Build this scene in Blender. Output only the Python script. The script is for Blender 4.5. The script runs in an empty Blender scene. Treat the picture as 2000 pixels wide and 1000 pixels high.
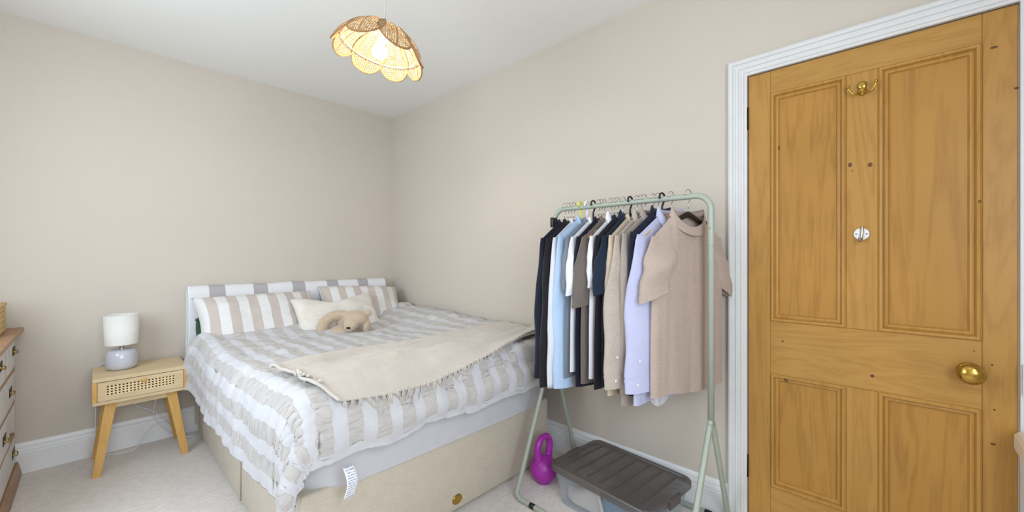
import bpy, bmesh, math, random
from mathutils import Vector, Matrix, noise
random.seed(7)
sc = bpy.context.scene
COL = sc.collection
sin, cos, pi, R = math.sin, math.cos, math.pi, math.radians

# ------------------------------------------------------------------ camera
CAM = Vector((-1.986, -3.471, 1.19))
cam_d = bpy.data.cameras.new('camera'); cam = bpy.data.objects.new('camera', cam_d)
COL.objects.link(cam); cam.location = CAM
cam.rotation_euler = Vector((0.7231, 0.6908, 0)).to_track_quat('-Z', 'Y').to_euler()
cam_d.sensor_width = 36; cam_d.lens = 36*785/2000; cam_d.clip_start = .02
sc.camera = cam
# ------------------------------------------------------------------ light, exposure
w = bpy.data.worlds.new('world'); sc.world = w; w.use_nodes = True
w.node_tree.nodes['Background'].inputs[0].default_value = (.75, .85, 1, 1)
w.node_tree.nodes['Background'].inputs[1].default_value = 1.0
def area(name, loc, rot, sx, sy, power, col):
    l = bpy.data.lights.new(name, 'AREA'); l.shape = 'RECTANGLE'; l.size = sx; l.size_y = sy
    l.energy = power; l.color = col
    o = bpy.data.objects.new(name, l); COL.objects.link(o); o.location = loc; o.rotation_euler = rot
    return o
# daylight entering by the two windows behind the photographer
area('daylight_back', (-1.95, -4.23, 1.5), (R(80), 0, 0), 1.4, 1.2, 29, (.80, .90, 1))
area('daylight_side', (-2.73, -1.5, 1.5), (R(84), 0, R(-90)), 1.2, 1.2, 18.5, (.77, .885, 1))
BULB = 150.0
sc.view_settings.view_transform = 'Standard'; sc.view_settings.look = 'None'
sc.view_settings.exposure = 0.52; sc.view_settings.gamma = 1.0
sc.view_settings.use_curve_mapping = False

# ------------------------------------------------------------------ materials
def lin(c):
    return tuple((v/255/12.92 if v/255 <= .04045 else ((v/255+.055)/1.055)**2.4) for v in c)
class NT:
    def __init__(s, name):
        s.m = bpy.data.materials.new(name); s.m.use_nodes = True
        s.t = s.m.node_tree; s.b = s.t.nodes['Principled BSDF']; s.out = s.t.nodes['Material Output']
    def n(s, typ, **k):
        nd = s.t.nodes.new(typ)
        for a, v in k.items(): setattr(nd, a, v)
        return nd
    def l(s, a, b): s.t.links.new(a, b)
    def coord(s, kind='Object', scale=(1, 1, 1), rot=(0, 0, 0)):
        tc = s.n('ShaderNodeTexCoord'); mp = s.n('ShaderNodeMapping')
        s.l(tc.outputs[kind], mp.inputs[0]); mp.inputs['Scale'].default_value = scale; mp.inputs['Rotation'].default_value = rot
        return mp.outputs[0]
    def noise(s, vec, scale, detail=3, rough=.55, dist=0):
        nd = s.n('ShaderNodeTexNoise'); s.l(vec, nd.inputs['Vector'])
        nd.inputs['Scale'].default_value = scale; nd.inputs['Detail'].default_value = detail
        nd.inputs['Roughness'].default_value = rough; nd.inputs['Distortion'].default_value = dist
        return nd.outputs['Fac']
    def ramp(s, fac, stops):
        nd = s.n('ShaderNodeValToRGB'); s.l(fac, nd.inputs[0]); e = nd.color_ramp.elements
        while len(e) < len(stops): e.new(.5)
        for i, (p, c) in enumerate(stops): e[i].position = p; e[i].color = (*c, 1)
        return nd.outputs[0]
    def math(s, op, a, b=None, c=None):
        nd = s.n('ShaderNodeMath', operation=op)
        for i, v in enumerate((a, b, c)):
            if v is None: continue
            if isinstance(v, (int, float)): nd.inputs[i].default_value = v
            else: s.l(v, nd.inputs[i])
        return nd.outputs[0]
    def mix(s, fac, a, b, mode='MIX'):
        nd = s.n('ShaderNodeMix', data_type='RGBA', blend_type=mode)
        for i, v in ((0, fac), (6, a), (7, b)):
            if isinstance(v, (int, float)): nd.inputs[i].default_value = v
            elif isinstance(v, tuple): nd.inputs[i].default_value = (*v, 1)
            else: s.l(v, nd.inputs[i])
        return nd.outputs[2]
    def bump(s, h, strength=.3, dist=.002, prev=None):
        nd = s.n('ShaderNodeBump'); nd.inputs['Strength'].default_value = strength; nd.inputs['Distance'].default_value = dist
        s.l(h, nd.inputs['Height'])
        if prev: s.l(prev, nd.inputs['Normal'])
        s.l(nd.outputs[0], s.b.inputs['Normal']); return nd.outputs[0]
    def base(s, c, rough=.5, metal=0, spec=None):
        if isinstance(c, tuple): s.b.inputs['Base Color'].default_value = (*c, 1)
        else: s.l(c, s.b.inputs['Base Color'])
        s.b.inputs['Roughness'].default_value = rough; s.b.inputs['Metallic'].default_value = metal
        if spec is not None: s.b.inputs['Specular IOR Level'].default_value = spec
def shade(c, k): return tuple(min(1, v*k) for v in c)
def paint(name, rgb, rough=.55, var=.06, scale=3, bs=.08, bscale=180, spec=.4):
    t = NT(name); v = t.coord(); c = lin(rgb)
    t.base(t.ramp(t.noise(v, scale, 4), [(.3, shade(c, 1-var)), (.7, shade(c, 1+var))]), rough, 0, spec)
    t.bump(t.noise(v, bscale, 2), bs, .001); return t.m
def fabric(name, rgb, weave=900, bs=.35, var=.12, rough=.9, rgb2=None, sheen=.2):
    t = NT(name); v = t.coord(); c = lin(rgb); c2 = lin(rgb2) if rgb2 else shade(c, 1-var)
    n1 = t.noise(t.coord(scale=(1, 1, .12)), weave, 2); n2 = t.noise(t.coord(scale=(.12, .12, 1)), weave, 2)
    ad = t.math('ADD', n1, n2); h = t.math('MULTIPLY', ad, .5)
    col = t.ramp(h, [(.38, c2), (.62, shade(c, 1+var*.4))])
    big = t.noise(v, 14, 3)
    col = t.mix(.25, col, t.ramp(big, [(.3, shade(c, .85)), (.7, shade(c, 1.05))]))
    t.base(col, rough, 0, .15)
    t.b.inputs['Sheen Weight'].default_value = sheen
    b = t.bump(big, .3, .006); t.bump(h, bs, .0015, b); return t.m
def metal(name, rgb, rough=.25, m=1):
    t = NT(name); v = t.coord(); c = lin(rgb)
    t.base(t.ramp(t.noise(v, 40, 4), [(.3, shade(c, .85)), (.7, c)]), rough, m); t.bump(t.noise(v, 120, 2), .05, .001); return t.m
def wood(name, rgb, rgb2, axis='Z', scale=1.0, rough=.45, knots=False, bs=.12):
    t = NT(name)
    st = {'X': (.09, 1, 1), 'Y': (1, .09, 1), 'Z': (1, 1, .09)}[axis]
    v = t.coord(scale=st); c, c2 = lin(rgb), lin(rgb2)
    big = t.noise(v, 9*scale, 4, .55, 1.2)
    rings = t.math('FRACT', t.math('MULTIPLY', big, 7.0))
    tri = t.math('ABSOLUTE', t.math('SUBTRACT', rings, .5))
    fine = t.noise(v, 120*scale, 3)
    g = t.math('ADD', t.math('MULTIPLY', tri, .9), t.math('MULTIPLY', fine, .65))
    col = t.ramp(g, [(.22, c2), (.62, c)])
    blot = t.noise(t.coord(), 3.2, 3)
    col = t.mix(.5, col, t.ramp(blot, [(.3, shade(c, .82)), (.7, shade(c, 1.08))]))
    if knots:
        vo = t.n('ShaderNodeTexVoronoi'); t.l(t.coord(scale=(0.01, 1, .7)), vo.inputs['Vector']); vo.inputs['Scale'].default_value = 5.5
        k = t.math('LESS_THAN', vo.outputs['Distance'], .045)
        col = t.mix(t.math('MULTIPLY', k, .75), col, lin((92, 55, 22)))
    t.base(col, rough, 0, .35); t.bump(g, bs, .001); return t.m

M = {}
M['wall'] = paint('wall_paint', (207, 197, 184), .75, .012, 2, .10, 260, .2)
M['ceil'] = paint('ceiling_paint', (238, 237, 233), .8, .01, 2, .08, 200, .2)
M['white'] = paint('white_gloss_paint', (236, 236, 236), .35, .02, 6, .05, 90)
M['casing'] = paint('casing_paint', (222, 221, 220), .4, .03, 9, .12, 70)
M['pine_v'] = wood('pine_vertical', (186, 139, 70), (158, 110, 46), 'Z', 1, .38, True)
M['pine_h'] = wood('pine_horizontal', (186, 140, 72), (160, 113, 48), 'Y', 1, .38, True)
M['pine_p'] = wood('pine_panel', (182, 133, 62), (146, 99, 37), 'Z', .7, .36)
M['knot'] = paint('dark_knot', (104, 66, 30), .5, .3, 200, .1, 300)
M['brass'] = metal('brass', (196, 160, 78), .18)
M['steel'] = metal('steel', (190, 182, 172), .25)
M['iron'] = metal('dark_iron', (60, 52, 46), .5)
M['chrome'] = metal('chrome_wire', (215, 215, 215), .18)
M['sage'] = paint('sage_metal', (166, 174, 160), .35, .02, 8, .03, 60, .5)
M['black'] = paint('black_plastic', (34, 31, 31), .4, .1, 20, .03, 100)
M['yellow'] = paint('yellow_plastic', (222, 224, 40), .4, .03, 20, .03, 100)
M['whitep'] = paint('white_plastic', (236, 236, 238), .35, .02, 20, .03, 100)
M['oak'] = wood('oak_x', (220, 196, 156), (200, 172, 130), 'X', 1.3, .5)
M['oakleg'] = wood('oak_leg', (218, 172, 100), (196, 146, 74), 'Z', 1.2, .45)
M['hangwood'] = wood('hanger_wood', (208, 164, 104), (186, 140, 80), 'X', 1.2, .45)
M['brownwood'] = wood('brown_wood', (168, 128, 92), (132, 94, 64), 'Y', 1, .4)
M['rawwood'] = wood('raw_wood', (206, 160, 84), (178, 128, 58), 'Y', 1, .5)
M['chip'] = paint('chippy_paint', (216, 212, 208), .5, .1, 14, .2, 60)
M['purple'] = paint('purple_vinyl', (172, 48, 168), .35, .05, 12, .05, 120, .5)
M['ceramic'] = paint('grey_ceramic', (196, 197, 206), .12, .03, 8, .02, 40, .6)
M['shadecloth'] = fabric('lamp_shade_linen', (228, 225, 218), 700, .3, .04)
M['cream'] = paint('cream_paint', (226, 212, 188), .5, .05, 9, .1, 80)
M['sole'] = paint('pale_rubber', (226, 214, 202), .6, .04, 20, .1, 90)
M['denim'] = fabric('denim', (92, 128, 158), 700, .4, .2)

def carpet():
    t = NT('carpet'); v = t.coord(); 
    n1 = t.noise(v, 330, 3, .7); n2 = t.noise(v, 3.2, 4, .6); n3 = t.noise(t.coord(scale=(1, 2.5, 1), rot=(0, 0, .6)), 26, 4, .65)
    a, b = lin((240, 231, 223)), lin((226, 215, 206))
    col = t.ramp(n2, [(.35, b), (.65, a)])
    col = t.mix(.5, col, t.ramp(n3, [(.3, lin((190, 176, 166))), (.7, lin((255, 250, 245)))]))
    col = t.mix(.35, col, t.ramp(n1, [(.3, lin((186, 174, 165))), (.7, lin((255, 252, 248)))]))
    t.base(col, 1, 0, .05); t.b.inputs['Sheen Weight'].default_value = .3
    bp = t.bump(n3, .3, .010); t.bump(n1, .5, .005, bp); return t.m
M['carpet'] = carpet()

def stripes(name, period, width, off, ca, cb, ruche=True, hem=None):
    """cloth with stripes that follow the weave coordinate stored in the UV map (metres)"""
    t = NT(name); tc = t.n('ShaderNodeTexCoord'); sp = t.n('ShaderNodeSeparateXYZ'); t.l(tc.outputs['UV'], sp.inputs[0])
    ph = t.math('FRACT', t.math('DIVIDE', t.math('ADD', sp.outputs[0], off), period))
    d = t.math('ABSOLUTE', t.math('SUBTRACT', ph, .5))
    k = t.math('LESS_THAN', d, width/period/2)
    if hem is not None: k = t.math('MULTIPLY', k, t.math('GREATER_THAN', sp.outputs[1], hem))
    col = t.mix(k, lin(ca), lin(cb))
    mp = t.n('ShaderNodeMapping'); t.l(tc.outputs['UV'], mp.inputs[0]); mp.inputs['Scale'].default_value = (1, 9, 1)
    cr = t.noise(mp.outputs[0], 22, 4, .65)
    wv = t.noise(tc.outputs['UV'], 900, 2)
    col = t.mix(t.math('MULTIPLY', k, .5), col, t.mix(cr, shade(lin(cb), .93), shade(lin(cb), 1.06)))
    t.base(col, .9, 0, .15); t.b.inputs['Sheen Weight'].default_value = .15
    h = t.math('MULTIPLY', cr, t.math('ADD', t.math('MULTIPLY', k, .8), .2)) if ruche else cr
    b = t.bump(h, .8, .008); t.bump(wv, .2, .001, b); return t.m
M['duvet'] = stripes('duvet_stripe', .105, .056, 1.24+.0525, (205, 204, 207), (200, 195, 191), True, -2.222)
M['pillow'] = stripes('pillow_stripe', .118, .058, 0.0, (226, 224, 222), (210, 197, 188))
M['headblanket'] = stripes('headboard_blanket_stripe', .262, .092, 1.385+.131, (238, 238, 240), (186, 181, 183), False)
M['sheet'] = fabric('sheet_cotton', (206, 205, 208), 800, .15, .03)
M['divan'] = fabric('divan_weave', (206, 195, 177), 420, .6, .12)
M['throw'] = fabric('throw_knit', (205, 197, 187), 520, .7, .08)
M['boucle'] = fabric('boucle', (226, 220, 210), 160, 1, .12)
M['plush'] = fabric('teddy_plush', (196, 175, 150), 260, 1, .18, sheen=.5)
M['green'] = fabric('green_plush', (62, 92, 70), 260, .8, .2)
M['cord'] = paint('pale_cord', (200, 198, 194), .5, .03, 10, .05, 90)
def weave(name, rgb, rgb2, hole=True, cell=.009):
    t = NT(name); tc = t.n('ShaderNodeTexCoord'); sp = t.n('ShaderNodeSeparateXYZ'); t.l(tc.outputs['UV'], sp.inputs[0])
    fx = t.math('ABSOLUTE', t.math('SUBTRACT', t.math('FRACT', t.math('DIVIDE', sp.outputs[0], cell)), .5))
    fy = t.math('ABSOLUTE', t.math('SUBTRACT', t.math('FRACT', t.math('DIVIDE', sp.outputs[1], cell)), .5))
    mx = t.math('MAXIMUM', fx, fy); h = t.math('LESS_THAN', mx, .23)
    n = t.noise(t.coord(), 60, 3)
    col = t.ramp(n, [(.3, lin(rgb2)), (.7, lin(rgb))])
    t.base(col, .7, 0, .2)
    t.bump(mx, .6, .004)
    tr = t.n('ShaderNodeBsdfTranslucent'); t.l(col, tr.inputs[0])
    m1 = t.n('ShaderNodeMixShader'); m1.inputs[0].default_value = .10
    t.l(t.b.outputs[0], m1.inputs[1]); t.l(tr.outputs[0], m1.inputs[2])
    tp = t.n('ShaderNodeBsdfTransparent'); m2 = t.n('ShaderNodeMixShader')
    t.l(h, m2.inputs[0]); t.l(m1.outputs[0], m2.inputs[1]); t.l(tp.outputs[0], m2.inputs[2])
    t.l(m2.outputs[0], t.out.inputs[0]); return t.m
M['rattan'] = weave('rattan_weave', (158, 138, 112), (134, 112, 86))
M['rattanrim'] = paint('rattan_binding', (158, 118, 74), .6, .15, 60, .5, 300)
M['cane'] = paint('cane_strand', (232, 206, 160), .6, .1, 40, .3, 200)
M['dark'] = paint('painted_recess_shade', (38, 32, 28), .9, .1, 10)  # near-black colour standing in for the shade inside the drawer
M['basket'] = wood('basket_fibre', (214, 182, 128), (184, 148, 94), 'Y', 3, .7, bs=.4)
def bulbmat():
    t = NT('bulb_glow'); t.base((1, 1, 1), .4)
    t.b.inputs['Emission Color'].default_value = (1, .84, .62, 1); t.b.inputs['Emission Strength'].default_value = BULB
    return t.m
M['bulb'] = bulbmat()
def clear(name, rgb, tr, rough=.12):
    t = NT(name); t.base(lin(rgb), rough, 0, .5)
    tp = t.n('ShaderNodeBsdfTransparent'); tp.inputs[0].default_value = (.93, .95, .97, 1)
    n = t.noise(t.coord(), 9, 2); m = t.n('ShaderNodeMixShader')
    f = t.math('ADD', tr-.06, t.math('MULTIPLY', n, .12))
    t.l(f, m.inputs[0]); t.l(t.b.outputs[0], m.inputs[1]); t.l(tp.outputs[0], m.inputs[2]); t.l(m.outputs[0], t.out.inputs[0]); return t.m
M['clear'] = clear('clear_plastic', (196, 204, 212), .72)
M['smoke'] = clear('smoky_plastic', (96, 88, 84), .22, .28)
M['pane'] = clear('window_glass', (220, 230, 235), .9, .03)
def tagmat():
    t = NT('care_tag_print'); tc = t.n('ShaderNodeTexCoord'); sp = t.n('ShaderNodeSeparateXYZ'); t.l(tc.outputs['UV'], sp.inputs[0])
    ln = t.math('LESS_THAN', t.math('FRACT', t.math('MULTIPLY', sp.outputs[1], 13)), .45)
    wd = t.math('GREATER_THAN', t.noise(tc.outputs['UV'], 16, 1), .47)
    inn = t.math('LESS_THAN', t.math('ABSOLUTE', t.math('SUBTRACT', sp.outputs[0], .5)), .38)
    k = t.math('MULTIPLY', t.math('MULTIPLY', ln, wd), inn)
    t.base(t.mix(k, lin((238, 238, 242)), lin((138, 146, 176))), .6); return t.m
M['tag'] = tagmat()

# ------------------------------------------------------------------ mesh helpers
def wloc(o):
    v = Vector((0, 0, 0))
    while o: v = v + o.location; o = o.parent
    return v
def obj(name, vs, fs, mat, parent=None, smooth=True, origin=None, uvs=None, mods=()):
    """one mesh object from WORLD coordinates; uvs is one (u, v) per vertex"""
    off = wloc(parent) if parent else Vector((0, 0, 0))
    if origin is None:
        if parent: o0 = off
        else:
            xs = [v[0] for v in vs]; ys = [v[1] for v in vs]; zs = [v[2] for v in vs]
            o0 = Vector(((min(xs)+max(xs))/2, (min(ys)+max(ys))/2, min(zs)))
    else: o0 = Vector(origin)
    me = bpy.data.meshes.new(name)
    me.from_pydata([(v[0]-o0.x, v[1]-o0.y, v[2]-o0.z) for v in vs], [], fs)
    if uvs:
        ul = me.uv_layers.new(name='weave')
        for lp in me.loops: ul.data[lp.index].uv = uvs[lp.vertex_index]
    me.materials.append(M[mat] if isinstance(mat, str) else mat)
    me.polygons.foreach_set('use_smooth', [smooth]*len(me.polygons))
    me.update()
    o = bpy.data.objects.new(name, me); COL.objects.link(o)
    o.location = o0 - off; o.parent = parent
    for typ, kw in mods:
        m = o.modifiers.new(typ.lower(), typ)
        for k, v in kw.items(): setattr(m, k, v)
    return o
def tag(o, label, cat, group=None):
    o['label'] = label; o['category'] = cat
    if group: o['group'] = group
    return o
def struct(o, label=None):
    o['kind'] = 'structure'
    if label: o['label'] = label
    return o
def thing(name, loc, label=None, cat=None, group=None):
    o = bpy.data.objects.new(name, None); COL.objects.link(o); o.location = loc; o.empty_display_size = .05
    if label: tag(o, label, cat, group)
    return o
def join(*parts):
    vs, fs = [], []
    for v, f in parts:
        k = len(vs); vs += list(v); fs += [tuple(i+k for i in q) for q in f]
    return vs, fs
def xf(geo, mat): return [mat @ Vector(v) for v in geo[0]], geo[1]
def bm_out(bm):
    bm.verts.ensure_lookup_table(); bm.normal_update()
    vs = [v.co.copy() for v in bm.verts]; fs = [tuple(v.index for v in f.verts) for f in bm.faces]; bm.free(); return vs, fs
def box(x0, x1, y0, y1, z0, z1, bev=.0, seg=2):
    bm = bmesh.new(); bmesh.ops.create_cube(bm, size=1)
    for v in bm.verts: v.co = Vector(((x0+x1)/2+v.co.x*(x1-x0), (y0+y1)/2+v.co.y*(y1-y0), (z0+z1)/2+v.co.z*(z1-z0)))
    if bev: bmesh.ops.bevel(bm, geom=bm.edges[:], offset=bev, segments=seg, affect='EDGES', profile=.5)
    bm.verts.index_update(); return bm_out(bm)
def hexa(b, t, bev=0):
    """box from 4 bottom and 4 top corners"""
    vs = [Vector(p) for p in b]+[Vector(p) for p in t]
    fs = [(3, 2, 1, 0), (4, 5, 6, 7), (0, 1, 5, 4), (1, 2, 6, 5), (2, 3, 7, 6), (3, 0, 4, 7)]
    if not bev: return vs, fs
    bm = bmesh.new(); bv = [bm.verts.new(v) for v in vs]
    for f in fs: bm.faces.new([bv[i] for i in f])
    bmesh.ops.bevel(bm, geom=bm.edges[:], offset=bev, segments=2, affect='EDGES', profile=.5); bm.verts.index_update(); return bm_out(bm)
def lathe(prof, n=32, c=(0, 0, 0)):
    vs, fs = [], []
    for r, z in prof:
        for i in range(n):
            a = 2*pi*i/n; vs.append(Vector((c[0]+r*cos(a), c[1]+r*sin(a), c[2]+z)))
    for j in range(len(prof)-1):
        for i in range(n): fs.append((j*n+i, j*n+(i+1) % n, (j+1)*n+(i+1) % n, (j+1)*n+i))
    return vs, fs
def smoothpath(pts, k=6, closed=False):
    P = [Vector(p) for p in pts]; n = len(P); out = []
    for i in range(n if closed else n-1):
        g = (lambda j: P[j % n]) if closed else (lambda j: P[min(max(j, 0), n-1)])
        p0, p1, p2, p3 = g(i-1), g(i), g(i+1), g(i+2)
        for j in range(k):
            t = j/k
            out.append(.5*((2*p1)+(p2-p0)*t+(2*p0-5*p1+4*p2-p3)*t*t+(3*p1-p0-3*p2+p3)*t**3))
    if not closed: out.append(P[-1])
    return out
def tube(path, r, n=8, closed=False, caps=True):
    P = [Vector(p) for p in path]; N = len(P); vs, fs = [], []
    rr = r if callable(r) else (lambda t: r)
    up = None
    for i, p in enumerate(P):
        if closed: d = P[(i+1) % N]-P[i-1]
        else: d = P[min(i+1, N-1)]-P[max(i-1, 0)]
        d.normalize()
        if up is None: up = Vector((0, 0, 1)) if abs(d.z) < .9 else Vector((1, 0, 0))
        s = d.cross(up).normalized(); up = s.cross(d).normalized()
        q = rr(i/max(1, N-1))
        for k in range(n):
            a = 2*pi*k/n; vs.append(p+q*(cos(a)*s+sin(a)*up))
    for i in range(N if closed else N-1):
        j = (i+1) % N
        for k in range(n): fs.append((i*n+k, i*n+(k+1) % n, j*n+(k+1) % n, j*n+k))
    if not closed and caps: fs += [tuple(range(n))[::-1], tuple((N-1)*n+k for k in range(n))]
    return vs, fs
def grid(nu, nv, f, closeu=False):
    vs = [Vector(f(i/(nu if closeu else nu-1), j/(nv-1))) for j in range(nv) for i in range(nu)]; fs = []
    for j in range(nv-1):
        for i in range(nu if closeu else nu-1):
            i2 = (i+1) % nu; fs.append((j*nu+i, j*nu+i2, (j+1)*nu+i2, (j+1)*nu+i))
    return vs, fs
def ball(c, rx, ry=None, rz=None, n=20, m=12, rot=None):
    ry = ry or rx; rz = rz or rx
    bm = bmesh.new(); bmesh.ops.create_uvsphere(bm, u_segments=n, v_segments=m, radius=1)
    for v in bm.verts:
        q = Vector((v.co.x*rx, v.co.y*ry, v.co.z*rz))
        if rot: q = rot @ q
        v.co = q+Vector(c)
    bm.verts.index_update(); return bm_out(bm)
def sstep(a, b, x):
    t = min(1, max(0, (x-a)/(b-a))); return t*t*(3-2*t)
def fbm(x, y, z=0, o=4):
    s, a = 0, 1
    for i in range(o): s += a*noise.noise((x, y, z)); x *= 2.03; y *= 2.03; z = z*2.03+7.1; a *= .5
    return s
def sweep(profile, fn, n=2):
    """profile list of (w, h); fn(k, w, h) gives the world point at station k"""
    vs = [Vector(fn(k, w_, h)) for k in range(n) for w_, h in profile]; m = len(profile); fs = []
    for k in range(n-1):
        for i in range(m-1): fs.append((k*m+i, k*m+i+1, (k+1)*m+i+1, (k+1)*m+i))
    fs += [tuple(range(m))[::-1], tuple((n-1)*m+i for i in range(m))]
    return vs, fs
def recalc(o):
    bm = bmesh.new(); bm.from_mesh(o.data); bmesh.ops.recalc_face_normals(bm, faces=bm.faces[:]); bm.to_mesh(o.data); bm.free(); return o

# ------------------------------------------------------------------ the room
XW, YB, H = -2.78, -4.3, 2.5       # far side wall, back wall, ceiling height
DY0, DY1, DH = -3.001, -3.748, 1.976
struct(obj('floor', *box(XW-.1, .12, YB-.1, .1, -.08, 0), 'carpet', smooth=False))
struct(obj('ceiling', *box(XW-.1, .12, YB-.1, .1, H, H+.08), 'ceil', smooth=False))
struct(obj('wall_left', *box(XW-.1, .12, 0, .1, 0, H), 'wall', smooth=False))
struct(obj('wall_right', *join(box(0, .12, DY0+.004, 0, 0, H), box(0, .12, YB, DY1-.004, 0, H), box(0, .12, DY1-.004, DY0+.004, DH+.004, H)), 'wall', smooth=False))
wx0, wx1, wz0, wz1 = -2.7, -1.2, .82, 2.18
struct(obj('wall_back', *join(box(XW, wx0, YB-.1, YB, 0, H), box(wx1, 0, YB-.1, YB, 0, H), box(wx0, wx1, YB-.1, YB, 0, wz0), box(wx0, wx1, YB-.1, YB, wz1, H)), 'wall', smooth=False))
sy0, sy1 = -2.15, -.85
struct(obj('wall_side', *join(box(XW-.1, XW, YB, sy0, 0, H), box(XW-.1, XW, sy1, 0, 0, H), box(XW-.1, XW, sy0, sy1, 0, wz0), box(XW-.1, XW, sy0, sy1, wz1, H)), 'wall', smooth=False))
def window(name, c, horiz, half):
    t = thing(name, c); struct(t)
    def bx(u0, u1, z0, z1, d0, d1, nm, mt):
        if horiz: g = box(c[0]+u0, c[0]+u1, c[1]+d0, c[1]+d1, z0, z1)
        else: g = box(c[0]+d0, c[0]+d1, c[1]+u0, c[1]+u1, z0, z1)
        return obj(nm, *g, mt, t, smooth=False)
    bx(-half, -half+.06, wz0, wz1, -.05, 0, 'window_frame', 'white'); bx(half-.06, half, wz0, wz1, -.05, 0, 'window_frame', 'white')
    bx(-half+.06, half-.06, wz0, wz0+.06, -.05, 0, 'window_frame', 'white'); bx(-half+.06, half-.06, wz1-.06, wz1, -.05, 0, 'window_frame', 'white')
    bx(-.025, .025, wz0+.06, wz1-.06, -.05, 0, 'window_frame', 'white')
    for s in (-1, 1):
        a, b = sorted((s*.025, s*(half-.06))); bx(a, b, wz0+.06, wz1-.06, -.03, -.024, 'pane', 'pane')
window('window_1', (-1.95, YB-.01, wz0), True, .75)
window('window_2', (XW-.01, -1.5, wz0), False, .65)
# skirting boards
SK = [(0, 0), (.020, 0), (.020, .112), (.017, .118), (.0185, .124), (.017, .130), (.011, .137), (.012, .147), (.009, .158), (.004, .165), (0, .165)]
struct(recalc(obj('baseboard_left', *sweep(SK, lambda k, w_, h: ((XW, 0)[k], -w_, h)), 'white', smooth=False)))
struct(recalc(obj('baseboard_right', *sweep(SK, lambda k, w_, h: (-w_, (-.021, DY0+.074)[k], h)), 'white', smooth=False)))
struct(recalc(obj('baseboard_side', *sweep(SK, lambda k, w_, h: (XW+w_, (-.021, YB)[k], h)), 'white', smooth=False)))
# door casing
CP = [(0, 0), (0, .013), (.010, .013), (.012, .018), (.020, .020), (.022, .015), (.030, .015), (.032, .021), (.042, .022), (.044, .017), (.052, .017), (.055, .024), (.066, .026), (.073, .022), (.073, 0)]
struct(recalc(obj('trim_1', *sweep(CP, lambda k, w_, h: (-h, DY0+w_, (0, DH+w_)[k])), 'casing', smooth=False)))
struct(recalc(obj('trim_2', *sweep(CP, lambda k, w_, h: (-h, (DY0+w_, DY1-w_)[k], DH+w_)), 'casing', smooth=False)))
struct(recalc(obj('trim_3', *sweep(CP, lambda k, w_, h: (-h, DY1-w_, (0, DH+w_)[k])), 'casing', smooth=False)))

# ------------------------------------------------------------------ door
door = thing('door_1', (0.0, (DY0+DY1)/2, 0)); struct(door, 'honey coloured pine door with four moulded panels')
DX0, DX1 = .002, .042
YS = (-3.004, -3.087, -3.333, -3.424, -3.672, -3.746); ZS = (.008, .215, .693, .915, 1.878, 1.973)
def dpart(nm, ya, yb, za, zb, mt, x0=DX0, bev=.0012): return obj(nm, *box(x0, DX1, yb, ya, za, zb, bev, 1), mt, door, smooth=False)
dpart('stile', YS[0], YS[1]+.0006, ZS[0], ZS[5], 'pine_v'); dpart('stile', YS[4]-.0006, YS[5], ZS[0], ZS[5], 'pine_v')
for a, b in ((0, 1), (2, 3), (4, 5)): dpart('rail', YS[1], YS[4], ZS[a], ZS[b], 'pine_h')
for a, b in ((1, 2), (3, 4)): dpart('mullion', YS[2]-.0006, YS[3]+.0006, ZS[a]+.0006, ZS[b]-.0006, 'pine_v')
MP = [(-.001, -.001), (0, .004), (.005, .0085), (.011, .0075), (.014, .002), (.015, -.005), (.021, -.003), (.026, -.005), (.030, -.013), (.030, -.02)]
for ya, yb in ((YS[1], YS[2]), (YS[3], YS[4])):
    for za, zb in ((ZS[1], ZS[2]), (ZS[3], ZS[4])):
        dpart('panel', ya-.02, yb+.02, za+.02, zb-.02, 'pine_p', DX0+.014)
        vs, fs, m = [], [], len(MP)
        for k in range(4):
            for w_, h in MP:
                y = (ya-w_, yb+w_, yb+w_, ya-w_)[k]; z = (za+w_, za+w_, zb-w_, zb-w_)[k]; vs.append(Vector((DX0-h, y, z)))
        for k in range(4):
            for i in range(m-1): fs.append((k*m+i, k*m+i+1, ((k+1) % 4)*m+i+1, ((k+1) % 4)*m+i))
        recalc(obj('panel_moulding', vs, fs, 'pine_v', door, smooth=False))
for z in (1.79, .275):
    hg = obj('hinge', *box(-.004, .004, -3.0035, -2.999, z-.045, z+.045, .0008, 1), 'iron', door, smooth=False)
    obj('hinge_pin', *tube([(-.006, -3.0015, z-.048), (-.006, -3.0015, z+.048)], .0045, 10), 'iron', hg)
# knots in the pine
for y, z, ry, rz in ((-3.345, 1.535, .006, .009), (-3.402, 1.527, .007, .008), (-3.352, 1.512, .002, .003), (-3.408, .748, .006, .006), (-3.697, 1.855, .009, .004), (-3.742, 1.712, .005, .004), (-3.13, .835, .004, .004), (-3.693, .842, .003, .003), (-3.698, .70, .003, .003), (-3.695, .59, .006, .004), (-3.655, .88, .003, .002)):
    obj('knot', *xf(lathe([(0, .0006), (.8, .0005), (1, 0)], 14), Matrix.Translation((DX0, y, z)) @ Matrix.Rotation(R(-90), 4, 'Y') @ Matrix.Diagonal((rz, ry, 1, 1))), 'knot', door)
# knob
kc = (-.002, -3.645, .812)
RX = Matrix.Translation(kc) @ Matrix.Rotation(R(-90), 4, 'Y')
kn = obj('knob', *xf(lathe([(0, 0), (.011, 0), (.011, .022), (.016, .026), (.027, .032), (.0325, .042), (.031, .052), (.022, .060), (.008, .063), (0, .0635)], 32), RX), 'brass', door); kn['label'] = 'round brass door knob'
obj('knob_plate', *xf(lathe([(0, .0), (.030, 0), (.0295, .006), (.024, .009), (.012, .010)], 32), RX), 'brass', kn)
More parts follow.
